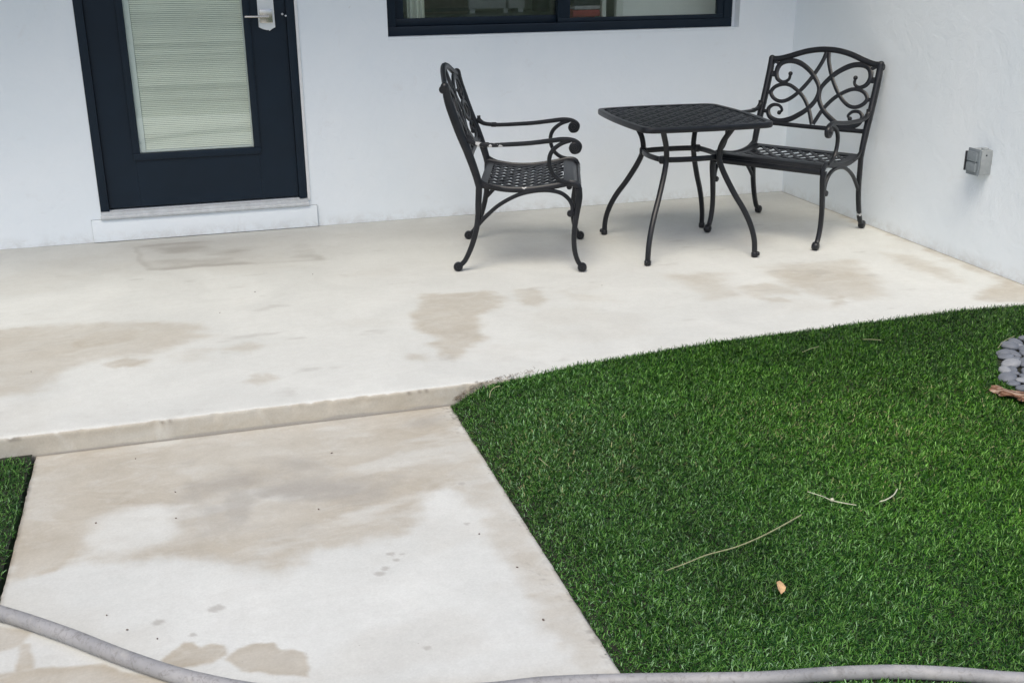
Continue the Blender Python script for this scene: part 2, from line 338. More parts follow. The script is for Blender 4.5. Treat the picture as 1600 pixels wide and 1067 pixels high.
WS = [([(-1.25, -2.60), (.1, -2.60), (.11, -3.0), (.11, -3.15), (-.05, -3.22), (-.13, -3.28), (-.17, -3.37), (-.21, -3.49), (-.35, -3.49), (-.49, -3.48), (-.57, -3.56), (-.74, -3.48), (-.86, -3.41), (-.99, -3.39), (-1.08, -3.34), (-1.12, -3.38), (-1.21, -3.42), (-1.27, -3.46), (-1.27, -3.0)], .70, .035),
      ([(-1.27, -2.60), (-1.15, -2.64), (-1.16, -3.06), (-1.09, -3.14), (-1.09, -3.31), (-1.12, -3.38), (-1.21, -3.44), (-1.27, -3.44)], .95, .018),
      ([(.0, -2.6), (.12, -2.6), (.14, -4.6), (.05, -4.6), (.03, -4.2), (.03, -3.9), (.01, -3.7), (.0, -3.4), (-.03, -3.17), (-.02, -2.93)], .75, .03),
      ([(-.87, -3.89), (-.845, -3.86), (-.82, -3.835), (-.80, -3.84), (-.785, -3.87), (-.76, -3.86), (-.735, -3.875), (-.73, -3.91), (-.76, -3.935), (-.80, -3.935), (-.85, -3.93)], 1, .006),
      ([(-.73, -3.93), (-.70, -3.905), (-.66, -3.895), (-.62, -3.90), (-.605, -3.935), (-.575, -3.94), (-.545, -3.98), (-.55, -4.06), (-.62, -4.03), (-.70, -3.99)], 1, .006),
      ([(-1.27, -3.83), (-1.14, -3.84), (-1.0, -3.87), (-.96, -3.91), (-.86, -3.96), (-.76, -4.03), (-.77, -4.3), (-1.27, -4.3)], .95, .008), ([(-1.27, -3.62), (-1.17, -3.68), (-1.19, -3.73), (-1.27, -3.75)], .85, .01), ([(-1.19, -3.72), (-1.165, -3.73), (-1.15, -3.86), (-1.19, -3.86)], .9, .008),
      ([(-.45, -4.15), (.1, -4.2), (.1, -5.2), (-1.2, -5.2), (-1.0, -4.6)], .6, .05)]
WS = [([(CX+(a-CX)*1.0117, CY+(b_-CY)*1.0117) for a, b_ in P_], .95 if m_ == .70 else m_, q_) for P_, m_, q_ in WS]
NI2 = 250; x2 = np.concatenate([[WL-.0015, WL-.001], np.linspace(WL, WR, NI2-4), [WR+.001, WR+.0015]]); y2 = np.linspace(E_Y+.004, -5.4, 380)
QX, QY = np.meshgrid(x2, y2, indexing='ij'); QZ = STEP+.0012*fbm(QX*2, QY*2, 3, 51)
QX[:2] += fbm(QX[:2]*0+2, QY[:2]*22, 4, 61)*.012; QX[-2:] += fbm(QX[-2:]*0+5, QY[-2:]*22, 4, 62)*.012
QZ[0] = -.14; QZ[-1] = -.14; QZ[1] -= .003; QZ[-2] -= .003
wet = stainmask(QX, QY, WS, 13)
wet *= 1-.75*ss(-(polysd(QX, QY, [(-1.05, -3.11), (-.97, -3.06), (-.80, -3.10), (-.85, -3.30), (-.99, -3.33), (-1.06, -3.30)])+fbm(QX*12, QY*12, 4, 71)*.09), -.03, .03)
wet *= 1-.5*ss(fbm(QX*3.5, QY*10, 5, 72), .05, .22)*ss(QX, -1.1, -.9)
wet = np.maximum(wet, .16*ss(fbm(QX*3, QY*4, 4, 73), .05, .25))
up = ss(-QY, 3.45, 3.2)
grey = .62*up*ss(fbm(QX*4.0+3, QY*5.0, 5, 74), .02, .30)*ss(QX, -1.1, -.8)*ss(-QX, -.05, .1)
grey = np.maximum(grey, .75*ss(np.hypot((QX+.40)/.26, (QY+3.10)/.10)+fbm(QX*9, QY*14, 4, 75)*1.3, 1.1, .2))
grey = np.maximum(grey, .55*ss(np.hypot((QX+.66)/.07, (QY+3.08)/.26)+fbm(QX*12, QY*9, 4, 76)*1.3, 1.1, .2))
grey = np.maximum(grey, .5*ss(np.hypot((QX-.02)/.12, (QY+2.70)/.06)+fbm(QX*12, QY*14, 4, 78)*1.0, 1.1, .2))
for (a, b_, r) in [(-.30, -3.62, .010), (-.32, -3.64, .012), (-.27, -3.55, .008), (-.24, -3.56, .007), (-.26, -3.585, .008), (-.27, -4.0, .008), (-.74, -3.68, .018), (-.88, -3.70, .013), (.02, -3.2, .01), (-.03, -3.45, .008), (-.80, -3.78, .01)]:
    grey = np.maximum(grey, .6*ss(np.hypot((QX-a)/1.3, QY-b_)+fbm(QX*60, QY*60, 3, 79)*.012, r*1.15, r*.6))
edge = np.maximum(ss(QY, E_Y-.006, E_Y-.001)*.45, 0*QX)
edge = np.maximum(edge, ss(np.maximum(WL-QX, QX-WR), -.012, 0)*(.25+.9*np.clip(fbm(QX*30, QY*30, 3, 81), 0, 1)))
edge = np.maximum(edge, .5*ss(fbm(QX*70, QY*70, 3, 83), .12, .22)*ss(QX, WR-.09, WR)*ss(fbm(QX*4, QY*4, 3, 84), -.1, .1))
p = grid_mesh('walkway', QX, QY, QZ, M['concrete'], np.stack([wet, np.clip(grey, 0, 1), np.clip(edge, 0, 1)], -1)); tag(p, kind='structure')

# ------------------------------------------------------------------ house
house = tag(empty('house', (0, 0, 0)), 'white stucco house corner with navy glazed door and wide navy window', 'house')
DX0, DX1, DZ0, DZ1 = -1.155, -.055, .165, 2.32
WX0, WX1, WZ0, WZ1 = .443, 2.552, 1.024, 2.16
def wall_holes(x0, x1, z0, z1, holes, depth, name):
    mb = MB(); step = .12
    bx = sorted(set([x0, x1]+[h[0] for h in holes]+[h[1] for h in holes])); bz = sorted(set([z0, z1]+[h[2] for h in holes]+[h[3] for h in holes]))
    for i in range(len(bx)-1):
        for j in range(len(bz)-1):
            cx_, cz_ = (bx[i]+bx[i+1])/2, (bz[j]+bz[j+1])/2
            if any(h[0] < cx_ < h[1] and h[2] < cz_ < h[3] for h in holes): continue
            mb.add([(bx[i], 0, bz[j]), (bx[i+1], 0, bz[j]), (bx[i+1], 0, bz[j+1]), (bx[i], 0, bz[j+1])], [(0, 1, 2, 3)])
            mb.add([(bx[i], depth, bz[j]), (bx[i+1], depth, bz[j]), (bx[i+1], depth, bz[j+1]), (bx[i], depth, bz[j+1])], [(3, 2, 1, 0)])
    for h in holes:
        a, b_, c_, d = h
        for q in ([(a, 0, c_), (a, depth, c_), (a, depth, d), (a, 0, d)], [(b_, 0, c_), (b_, 0, d), (b_, depth, d), (b_, depth, c_)], [(a, 0, c_), (b_, 0, c_), (b_, depth, c_), (a, depth, c_)], [(a, 0, d), (a, depth, d), (b_, depth, d), (b_, 0, d)]):
            mb.add(q, [(0, 1, 2, 3)])
    return mb.build(name, M['stucco'], house, False)
wall_holes(-6, RX, -.05, 2.75, [(DX0, DX1, DZ0, DZ1), (WX0, WX1+.024, WZ0, WZ1)], .2, 'wall')
MB().box((RX, -2.62, -.05), (RX+.2, .2, 2.75)).build('wall', M['stucco'], house, False)
mb = MB().box((-6, -1.5, 2.75), (RX+.6, .25, 2.95)); mb.build('unseen_eave', M['unseen_eave'], house, False)  # unseen overhang added above the frame; depth set to shade wall and slab
# stucco step under the door, its edges slightly uneven
MB().box((-1.2095, -.006, .0), (-.0055, -.0005, .1243)).build('step_joint', M['grey'], house, False)
mb = MB().box((-1.208, -.020, .003), (-.007, -.0065, .124), .005); ds = mb.build('doorstep', M['stucco'], house)
# door
DY = .012
door = MB().box((DX0+.047, DY+.008, DZ0+.012), (-.945, DY+.05, DZ1-.05)).box((-.298, DY+.008, DZ0+.012), (DX1-.047, DY+.05, DZ1-.05)).box((-.9445, DY+.008, DZ0+.012), (-.2985, DY+.05, .437)).box((-.9445, DY+.008, 2.12), (-.2985, DY+.05, DZ1-.05)).build('door', M['navy'], house, False)
fr = MB().box((DX0, -.004, DZ0), (DX0+.045, .11, DZ1-.0), .003).box((DX1-.045, -.004, DZ0), (DX1, .11, DZ1-.0), .003).box((DX0+.0455, -.004, DZ1-.045), (DX1-.0455, .11, DZ1), .003)
fr.build('door_frame', M['navy'], door)
gk = MB().box((DX0+.0452, DY+.014, DZ0+.01), (DX0+.0468, DY+.04, DZ1-.05)).box((DX1-.0468, DY+.014, DZ0+.01), (DX1-.0452, DY+.04, DZ1-.05)); gk.build('seal', M['gasket'], door, False)
ml = MB(); a0, a1, b0, b1 = -.955, -.288, .427, 2.13; mw = .036
for (p, q) in (((a0, b0), (a1, b0+mw)), ((a0, b1-mw), (a1, b1)),): ml.box((p[0], DY-.006, p[1]), (q[0], DY+.0078, q[1]), .004)
for (p, q) in (((a0, b0+mw+.0005), (a0+mw, b1-mw-.0005)), ((a1-mw, b0+mw+.0005), (a1, b1-mw-.0005))): ml.box((p[0], DY-.006, p[1]), (q[0], DY+.0078, q[1]), .004)
ml.build('glass_moulding', M['navy'], door)
gx0, gx1, gz0, gz1 = a0+mw, a1-mw, b0+mw, b1-mw
MB().box((gx0-.004, DY+.012, gz0-.004), (gx1+.004, DY+.015, gz1+.004)).build('glass', M['glass'], door, False)
MB().box((gx0, DY+.018, gz0), (gx0+.030, DY+.036, gz1)).build('blind_track', M['plate'], door, False)
MB().box((gx1-.007, DY+.018, gz0), (gx1, DY+.036, gz1)).build('blind_track', M['plate'], door, False)
MB().box((gx0+.0305, DY+.018, gz0), (gx1-.0075, DY+.034, gz0+.012), .002).build('blind_rail', M['plate'], door)
bl = MB(); z = gz0+.018; i = 0
while z < gz1:
    yy = DY+.028; tilt = .0019+.0006*math.sin(i*.31)+random.uniform(-.0004, .0004)+(.0016 if 30 < i < 34 or 52 < i < 56 else 0)
    dz = .0040; xa, xb = gx0+.031, gx1-.008; j = random.uniform(-.0006, .0006)
    bl.add([(xa, yy-tilt, z-dz+j), (xb, yy-tilt, z-dz-j), (xb, yy, z+.0012), (xa, yy, z+.0012), (xb, yy+tilt, z+dz), (xa, yy+tilt, z+dz)], [(0, 1, 2, 3), (3, 2, 4, 5)])
    z += .0098; i += 1
bl.build('blind', M['slat'], door)
MB().box((gx0, DY+.039, gz0), (gx1, DY+.042, gz1)).build('back_glass', M['dark'], door, False)
# handle
hx, hz = -.205, 1.15
pl = MB(); o_ = [(-.245, 1.40), (-.163, 1.40), (-.161, 1.092), (-.178, 1.084), (-.186, 1.078), (-.192, 1.074), (-.198, 1.080), (-.204, 1.078), (-.226, 1.084), (-.246, 1.094)]
n_ = len(o_); pl.add([(x, DY-.006, z) for x, z in o_]+[(x, DY+.0075, z) for x, z in o_], [tuple(range(n_-1, -1, -1)), tuple(range(n_, 2*n_))]+[(i, (i+1) % n_, n_+(i+1) % n_, n_+i) for i in range(n_)])
pl.build('handle_plate', M['plate'], door, False)
MB().box((-.238, DY-.016, hz-.034), (-.172, DY-.0062, hz+.034), .003).build('handle_rose', M['silver'], door)
hd = MB().tube([(hx, DY-.012, hz), (hx, DY-.045, hz)], .02, n=14, smooth=False); hd.tube([(hx+.012, DY-.048, hz), (hx-.03, DY-.050, hz), (hx-.075, DY-.050, hz+.001), (hx-.112, DY-.046, hz+.001)], .017, .012, n=12)
hd.build('handle', M['silver'], door)
MB().disc((-.118, DY+.005, 1.158), .006, .006, 1).build('screw', M['sill'], door); MB().disc((-.103, -.005, 1.150), .005, .004, 1).build('screw', M['sill'], door)
# sill under the door
MB().tube([(DX0-.002, -.026, .136), (DX1+.004, -.026, .136)], .018, .022, ref=(0, 0, 1), smooth=False, n=12).box((DX0, -.024, .1245), (DX1, .11, .1645), .003).build('door_sill', M['sill'], house)
# white bead round the door opening
tb = MB().box((DX1+.0005, -.009, DZ0-.01), (DX1+.016, .0, DZ1), .002); tb.build('door_bead', M['white'], house)
# window
FY = .05
MB().box((WX1+.0005, .062, WZ0), (WX1+.0235, .2, WZ1)).build('window_reveal', M['stucco'], house, False)
win = tag(MB().box((WX0, FY, WZ0), (WX1, FY+.07, WZ0+.05), .002).box((WX0, FY, WZ1-.05), (WX1, FY+.07, WZ1), .002).box((WX0, FY, WZ0+.0505), (WX0+.055, FY+.07, WZ1-.0505), .002).box((WX1-.055, FY, WZ0+.0505), (WX1, FY+.07, WZ1-.0505), .002).build('window', M['navy'], house))
def sash(x0, x1, y, zb, lw, rw):
    s = MB().box((x0, y, WZ0+.051), (x1, y+.03, zb), .003).box((x0, y, WZ1-.11), (x1, y+.03, WZ1-.051), .003)
    s.box((x0, y, zb+.0005), (x0+lw, y+.03, WZ1-.1105), .003).box((x1-rw, y, zb+.0005), (x1, y+.03, WZ1-.1105), .003)
    f = s.build('sash', M['navy'], win)
    MB().box((x0+lw-.003, y+.012, zb-.003), (x1-rw+.003, y+.016, WZ1-.108)).build('pane', M['glass'], win, False)
sash(WX0+.056, 1.50, FY+.036, 1.115, .052, .052)
sash(1.445, WX1-.056, FY+.004, 1.098, .075, .042)
MB().box((WX0-.002, -.004, WZ0-.012), (WX1+.002, FY-.001, WZ0-.0008), .003).build('window_sill', M['stucco'], win)

# ------------------------------------------------------------------ room behind the window
rm = MB().box((-1.6, 3.6, -.05), (4.4, 3.7, 2.75)).box((-1.7, .2005, -.05), (-1.6, 3.6, 2.75)).box((2.9521, .2005, -.05), (3.05, 3.6, 2.75)).box((-1.7, .2005, 2.65), (4.4, 3.7, 2.74)).box((-1.7, .2005, -.1), (4.4, 3.7, -.02))
tag(rm.build('room', M['room'], None, False), kind='structure')
ct = empty('kitchen_counter', (1.4, 1.45, .01)); tag(ct, 'dark grey worktop inside the room behind the left window pane', 'counter')
MB().box((-.9, -.65, .985), (1.0, .85, 1.02), .004).build('worktop', M['counter'], ct); MB().box((-.88, -.6, -.03), (.98, .8, .984)).build('cabinet', M['room'], ct, False)
def item(name, label, cat, parts, loc):
    r = tag(empty(name, loc), label, cat)
    for nm, mb, mt in parts: mb.build(nm, M[mt], r)
    return r
T_ = 1.031
item('crate', 'white slatted crate on dark feet on the worktop, seen through the left window pane', 'crate',
     [('box', MB().box((-.17, -.1, .03), (.115, .1, .26), .006).box((.135, -.1, .03), (.26, .1, .26), .006), 'white'), ('foot', MB().box((-.16, -.09, 0), (-.12, .09, .03)), 'white'), ('foot', MB().box((.21, -.09, 0), (.25, .09, .03)), 'white'), ('foot', MB().box((.10, -.09, 0), (.13, .09, .03)), 'white')], (1.58, 2.05, T_))
item('box', 'dull brown box on the worktop left of the white crate, behind the window', 'box', [('body', MB().box((-.17, -.1, 0), (.17, .1, .2), .004), 'brown'), ('band', MB().box((-.172, -.103, .02), (.172, -.1005, .045)), 'dark')], (1.22, 2.0, T_))
item('curtain', 'pale curtain hanging inside the left edge of the window', 'curtain', [('fabric', MB().add([(-.05+.1*i/12, .012*math.sin(i*1.9), z) for z in (0, 1.6) for i in range(13)], [(i, i+1, 14+i, 13+i) for i in range(12)]), 'slat')], (.665, .30, .55))
item('kettle', 'dark kettle at the right end of the worktop behind the left window pane', 'kettle', [('body', MB().tube([(0, 0, 0), (0, 0, .1), (0, 0, .17)], [.13, .12, .06], n=16), 'dark'), ('spout', MB().tube([(.05, 0, .07), (.09, 0, .11), (.11, 0, .16)], .02), 'silver')], (1.98, 2.0, T_))
item('folded_cloths', 'pile of folded red and grey cloths behind the right window pane', 'cloths', [('red_cloth', MB().box((-.09, -.1, .045), (.09, .1, .085), .012).box((-.11, -.1, .02), (.06, .1, .045), .008), 'red'), ('grey_cloth', MB().box((-.08, -.1, .086), (.09, .1, .11), .01), 'pink'), ('dark_cloth', MB().box((-.09, -.1, .111), (.1, .1, .22), .012), 'dark')], (1.77, .55, T_+.002))
pn = MB().box((1.86, .42, 0), (1.885, .45, 2.4)).box((1.93, .36, 0), (2.94, .40, 2.4), .003); r = tag(pn.build('room_divider', M['room']), 'pale grey green panel inside the room behind the right window pane', 'panel')
item('side_cabinet', 'low grey cabinet holding the cloths behind the right window pane', 'cabinet', [('carcass', MB().box((-.2, -.2, -.02), (.12, .2, T_+.02), .004), 'counter')], (1.77, .56, 0))

# ------------------------------------------------------------------ chairs
AX = .315
def V3(x, pts): return [(x, y-.3, z) for y, z in pts]
SEATZ = ([.10, .18, .27, .36, .45, .53, .565, .59], [.428, .414, .404, .407, .421, .434, .430, .405])
def sz(y): return float(np.interp(y, *SEATZ))
def backy(z, u=0): return .115+(z-.42)*(-.145/.44)-.012*(1-min(1, (u/.32)**2))
def make_chair():
    r = empty('patio_armchair', (0, 0, 0)); m = M['metal']
    X_ = (1, 0, 0)
    # seat: solid border plus a diagonal lattice
    st = MB()
    def sheet(x0, x1, y0, y1, t=.010, ny=10):
        ysn = np.linspace(y0, y1, ny+1); V = []
        for y in ysn:
            for (x, dz) in ((x0, 0), (x1, 0), (x1, -t), (x0, -t)): V.append((x, y-.3, sz(y)+dz))
        Fc = [(i*4+k, i*4+(k+1) % 4, i*4+4+(k+1) % 4, i*4+4+k) for i in range(ny) for k in range(4)]+[(3, 2, 1, 0), (ny*4, ny*4+1, ny*4+2, ny*4+3)]
        st.add(V, Fc)
    sheet(-.30, .30, .115, .15); sheet(-.30, .30, .515, .592, .012, 14); sheet(-.30, -.262, .1505, .5145); sheet(.262, .30, .1505, .5145)
    st.tube([(x, .592-.3, .400) for x in (-.30, .30)], .03, .018, ref=(0, 1, 0), smooth=False)
    x0, x1, y0, y1 = -.265, .265, .147, .518; sp = .073
    for sg in (1, -1):
        k = -30
        while k < 60:
            # line: y-y0 = sg*(x-c)
            c_ = x0+k*sp
            pts = []
            for t in np.linspace(x0, x1, 40):
                y = y0+sg*(t-c_)
                if y0 <= y <= y1: pts.append((t, y-.3, sz(y)-.005-(.002 if sg > 0 else 0)))
            if len(pts) >= 3: st.tube(pts, .0205, .009, ref=(0, 0, 1), smooth=False, n=6)
            k += 1
    st.build('seat', m, r)
    for sx in (-1, 1):
        rails = MB()
        rails.tube(V3(sx*AX*.985, [(.112, .425), (.155, .417), (.25, .402), (.36, .402), (.47, .418), (.54, .432), (.575, .425), (.59, .40)]), [.03, .028, .028, .028, .028, .03, .032, .03], .02, ref=X_)
        rails.tube(V3(sx*AX, [(.093, .51), (.10, .475), (.125, .442), (.17, .420), (.22, .408)]), .014, .016, ref=X_)
        rails.build('seat_rail', m, r)
    for sx in (-1, 1):
        lg = MB().tube(V3(sx*AX, [(.585, .405), (.588, .36), (.578, .285), (.567, .19), (.570, .11), (.588, .05), (.612, .022)]), [.036, .034, .029, .026, .025, .024, .022], [.03, .029, .027, .025, .025, .025, .025], ref=X_)
        lg.disc((sx*AX, .608-.3, .0225), .0225, .03); lg.disc((sx*AX, .606-.3, .0245), .011, .036); lg.disc((sx*AX, .547-.3, .287), .0155, .026)
        lg.build('leg', m, r)
        lg = MB().tube(V3(sx*AX, [(.115, .43), (.11, .34), (.105, .25), (.082, .15), (.045, .062), (.012, .024)]), [.033, .031, .029, .027, .025, .022], .026, ref=X_)
        lg.disc((sx*AX, .006-.3, .0225), .0225, .03); lg.disc((sx*AX, .008-.3, .0245), .011, .036)
        lg.build('leg', m, r)
        MB().tube(V3(sx*AX, [(.10, .225), (.15, .277), (.215, .332), (.31, .380), (.41, .398), (.49, .390), (.535, .362), (.556, .325), (.556, .29)]), [.022, .020, .019, .019, .019, .019, .02, .02, .014], .018, ref=X_).build('brace', m, r)
        ar = MB().tube(V3(sx*AX, [(.060, .642), (.097, .620), (.15, .613), (.209, .613), (.341, .620), (.44, .631), (.51, .639), (.560, .634), (.590, .612), (.583, .583), (.556, .578), (.543, .600), (.560, .612)]), [.022, .021, .02, .02, .021, .022, .022, .020, .018, .016, .014, .012, .01], [.026]*9+[.024]*4, ref=X_)
        ar.disc((sx*AX, .564-.3, .602), .025, .030); ar.disc((sx*AX, .564-.3, .602), .013, .037)
        ar.tube(V3(sx*AX, [(.545, .632), (.50, .617), (.463, .588), (.447, .552), (.450, .51), (.468, .472), (.50, .446), (.545, .436)]), [.016, .019, .021, .021, .02, .02, .02, .016], .02, ref=X_)
        ar.disc((sx*AX, .15-.3, .613), .0125, .032, 1)
        ar.build('armrest', m, r)
    # back
    bk = MB(); pl = (0, 1, -.16/.44*-1)
    nrm = np.array([0, .44, .16]); nrm = nrm/np.linalg.norm(nrm)
    def B(pts, sx=1): return [(sx*u, backy(z, u)-.3, z) for u, z in pts]
    for sx in (-1, 1):
        bk.tube(V3(sx*AX, [(-.034, .884), (-.026, .835), (-.012, .785), (.026, .675), (.066, .575), (.10, .475), (.115, .415)]), [.032, .038, .042, .042, .040, .037, .034], [.030, .034, .034, .034, .033, .030, .028], ref=X_)
        bk.ball((sx*AX, -.037-.3, .882), .019); bk.disc((sx*AX, -.044-.3, .868), .019, .034)
        bk.tube(V3(sx*AX, [(.072, .66), (.075, .64), (.097, .62)]), .018, .022, ref=X_)
    half = [(.32, .880), (.273, .882), (.217, .897), (.135, .924), (.065, .938), (0, .942)]
    full = [(-u, z) for u, z in half]+half[::-1][1:]
    bk.tube(B(full), .031, .024, ref=nrm); bk.tube(B([(-.31, .541), (-.1, .537), (.1, .537), (.31, .541)]), .024, .020, ref=nrm)
    bk.build('back_frame', m, r)
    sw = MB()
    c1 = [(.006, .935), (.019, .877), (.063, .788), (.118, .713), (.173, .668), (.218, .657), (.258, .672), (.280, .701), (.264, .730), (.226, .747), (.185, .747), (.141, .728), (.088, .690), (.041, .630), (.004, .552)]
    c2 = [(.189, .806), (.192, .775), (.222, .759), (.258, .775), (.273, .815), (.256, .857), (.205, .874), (.14, .862), (.07, .820), (.018, .764), (.003, .725), (.012, .675), (.05, .625), (.10, .588), (.147, .563), (.204, .553), (.257, .572), (.275, .610), (.253, .635), (.215, .634), (.194, .612), (.207, .597)]
    w2 = [.010, .012, .015, .018, .02, .022, .023, .023, .021, .018, .016, .018, .02, .022, .023, .022, .02, .017, .015, .013, .011, .010]
    for sx in (-1, 1):
        sw.tube(B(c1, sx), .0215, .014+.001*sx, ref=nrm, n=8); sw.tube(B(c2, sx), [q*1.32 for q in w2], .016+.001*sx, ref=nrm, n=8)
        for e in (c2[0], c2[-1]): sw.ball(B([e], sx)[0], .0125)
        sw.tube(B([(.262, .850), (.285, .866), (.305, .872)], sx), .02, .014, ref=nrm, n=8); sw.tube(B([(.270, .80), (.29, .80), (.305, .80)], sx), .034, .012, ref=nrm, n=8)
        sw.tube(B([(.275, .701), (.305, .701)], sx), .022, .012, ref=nrm, n=8, smooth=False); sw.tube(B([(.27, .60), (.305, .60)], sx), .022, .012, ref=nrm, n=8, smooth=False)
    sw.build('back_scrollwork', m, r)
    return r
def rotfor(fx, fy): return math.atan2(-fx, fy)
c1 = make_chair()
tag(c1, 'dark cast metal armchair seen side on, with chipped paint on its arm', 'chair', 'scroll backed patio armchairs')
c2_ = copy_tree(c1)
tag(c2_, 'dark cast metal armchair facing out of the corner, scrolled back fully seen', 'chair', 'scroll backed patio armchairs')
f1 = (.9445, -.3285); c1.location = (.623+f1[0]*.3, -.853+f1[1]*.3, 0); c1.rotation_euler = (0, 0, rotfor(*f1))
f2 = (-.8256, -.5642); c2_.location = (2.696+f2[0]*.3, -.750+f2[1]*.3, 0); c2_.rotation_euler = (0, 0, rotfor(*f2))
def wear(root, part, sign, mat, label, rear=False):
    for ch in [q for q in bpy.data.objects if q.parent == root and q.name.split('.')[0] == part]:
        vx = sum(v.co.x for v in ch.data.vertices); vy = sum(v.co.y for v in ch.data.vertices)
        if vx*sign > 0 and not (rear and vy > 0):
            ch.data = ch.data.copy(); ch.data.materials[0] = M[mat]; ch['label'] = label
wear(c1, 'armrest', 1, 'worn', 'armrest with white patches where the paint has chipped off')
wear(c1, 'seat_rail', 1, 'worn_rail', 'seat rail with small chipped white spots')
wear(c2_, 'leg', -1, 'worn_leg', 'rear leg scraped pale just above its foot', True)

# ------------------------------------------------------------------ table
tb = tag(empty('patio_table', (1.737, -1.035, 0), -.038), 'dark cast metal square table with woven top between the two armchairs', 'table')
HX, HY, TZ = .334, .362, .679
def outline(n=200, k=1.0):
    """square with gently bowed sides and small rounded corners"""
    o = []; r_ = .030
    for q in range(4):
        for i in range(n//4):
            t = i/(n//4)*2-1; a, b_ = [(HX, HY), (HY, HX), (HX, HY), (HY, HX)][q]
            off = .022*(1-t*t); e = max(0, abs(t)-(1-r_/b_*1.6))/(r_/b_*1.6)
            x, y = a+off-.014*e*e, t*b_-math.copysign(.008*e*e, t)
            for _ in range(q): x, y = -y, x
            o.append((x*k, y*k))
    return o
OUT = outline(200)
rim = MB(); n = len(OUT)
PR = [(1.0, -.006), (.994, .0), (.965, .002), (.925, -.0015), (.925, -.010), (.955, -.014), (.965, -.027), (.99, -.027), (1.0, -.022)]
rim.add([(x*s_, y*s_, TZ+dz) for (s_, dz) in PR for x, y in OUT], [(j*n+i, j*n+(i+1) % n, ((j+1) % len(PR))*n+(i+1) % n, ((j+1) % len(PR))*n+i) for j in range(len(PR)) for i in range(n)])
rim.build('rim', M['metal'], tb)
lat = MB()
for sg in (1, -1):
    for k in range(-24, 25):
        c_ = k*.046; pts = []
        for t in np.linspace(-.42, .42, 169):
            x, y = t, sg*t+c_
            ex = 6.2
            if abs(x) < HX*.935+.012*(1-(y/HY)**2) and abs(y) < HY*.935+.012*(1-(x/HX)**2):
                ph = (x+(-sg)*y)  # weave over and under
                pts.append((x, y, TZ-.008+.0034*math.cos(math.pi*(2*t/.046+k+(1 if sg > 0 else 0)))))
        if len(pts) > 4: lat.tube(pts, .027, .005, ref=(0, 0, 1), smooth=False, n=6)
lat.build('tabletop', M['metal'], tb)
legprof = [(.292, .655), (.262, .612), (.226, .555), (.213, .50), (.222, .455), (.252, .395), (.308, .308), (.362, .235), (.402, .165), (.428, .09), (.435, .012)]
ang = math.atan2(.322, .284)
for sx in (-1, 1):
    for sy in (-1, 1):
        d = np.array([sx*math.cos(ang), sy*math.sin(ang)]); ref = (-d[1], d[0], 0)
        lg = MB().tube([(d[0]*r_, d[1]*r_, z) for r_, z in legprof], [.030, .028, .026, .026, .027, .028, .028, .028, .027, .026, .026], .026, ref=ref)
        lg.disc((d[0]*.435, d[1]*.435, .014), .017, .028, 2); lg.ball((d[0]*.451, d[1]*.451, .020), .012)
        lg.build('leg', M['metal'], tb)
rg = MB(); q = [(.150, .135), (-.150, .135), (-.150, -.135), (.150, -.135), (.150, .135)]
for i in range(4):
    a, b_ = q[i], q[i+1]; mx_, my_ = (a[0]+b_[0])/2*1.16, (a[1]+b_[1])/2*1.16
    rg.tube([(a[0], a[1], .482), ((a[0]*.6+mx_*.4)*1.04, (a[1]*.6+my_*.4)*1.04, .482), (mx_, my_, .482), ((b_[0]*.6+mx_*.4)*1.04, (b_[1]*.6+my_*.4)*1.04, .482), (b_[0], b_[1], .482)], .015, .028, ref=(0, 0, 1))
    rg.disc((a[0], a[1], .482), .02, .036, 2)
rg.build('stretcher_ring', M['metal'], tb)

# ------------------------------------------------------------------ outlet box
ob = tag(empty('outlet_box', (RX, -1.83, .51)), 'small grey weatherproof outlet box on the white side wall', 'outlet box')
MB().box((-.062, -.042, -.058), (-.0005, .042, .058), .004).build('case', M['grey'], ob)
MB().box((-.070, -.039, -.062), (-.0625, .045, .062), .002).build('cover_plate', M['greyd'], ob)
for zz in (-.024, .024):
    fl = MB().box((-.083, -.030, zz-.021), (-.0705, .036, zz+.019), .004).tube([(-.078, -.028, zz+.021), (-.078, .034, zz+.021)], .007, smooth=False, n=8); fl.build('flap', M['greyd'], ob)
MB().box((-.086, .0365, -.045), (-.0705, .045, .047), .001).build('latch', M['dark'], ob)
MB().disc((-.035, -.0425, .035), .004, .002, 1).build('screw', M['dark'], ob)
MB().tube([(-.03, -.02, .058), (-.03, -.02, .066)], .03, n=12, smooth=False).build('plug', M['grey'], ob)

# ------------------------------------------------------------------ hose
def mat_hose():
    m, nt, b = newmat('hose_rubber'); v = objco(nt)
    c = ramp(nt, noise(nt, 5, 5, .6, v), [(.3, (.235, .24, .25)), (.7, (.36, .36, .365))])
    c = mix(nt, math_(nt, 'MULTIPLY', ramp(nt, noise(nt, 60, 5, .7, v, 1), [(.5, (0, 0, 0)), (.66, (1, 1, 1))]), .5), c, (.13, .12, .11))
    c = mix(nt, math_(nt, 'MULTIPLY', ramp(nt, noise(nt, 9, 4, .6, v, 1), [(.55, (0, 0, 0)), (.68, (1, 1, 1))]), .4), c, (.46, .45, .42))
    L(nt, c, b.inputs['Base Color']); b.inputs['Roughness'].default_value = .55
    bump(nt, b, noise(nt, 90, 4, .6, v), .3, .001); return m
M['hose'] = mat_hose()
hr = .0185
hp = [(-1.75, -3.30), (-1.50, -3.42), (-1.252, -3.600), (-1.09, -3.745), (-.945, -3.890), (-.805, -4.012), (-.64, -4.115), (-.45, -4.18), (-.208, -4.242), (-.066, -4.262), (.098, -4.300), (.273, -4.357), (.407, -4.397), (.55, -4.425), (.688, -4.461), (.817, -4.511), (.938, -4.567), (1.2, -4.66), (1.6, -4.75)]
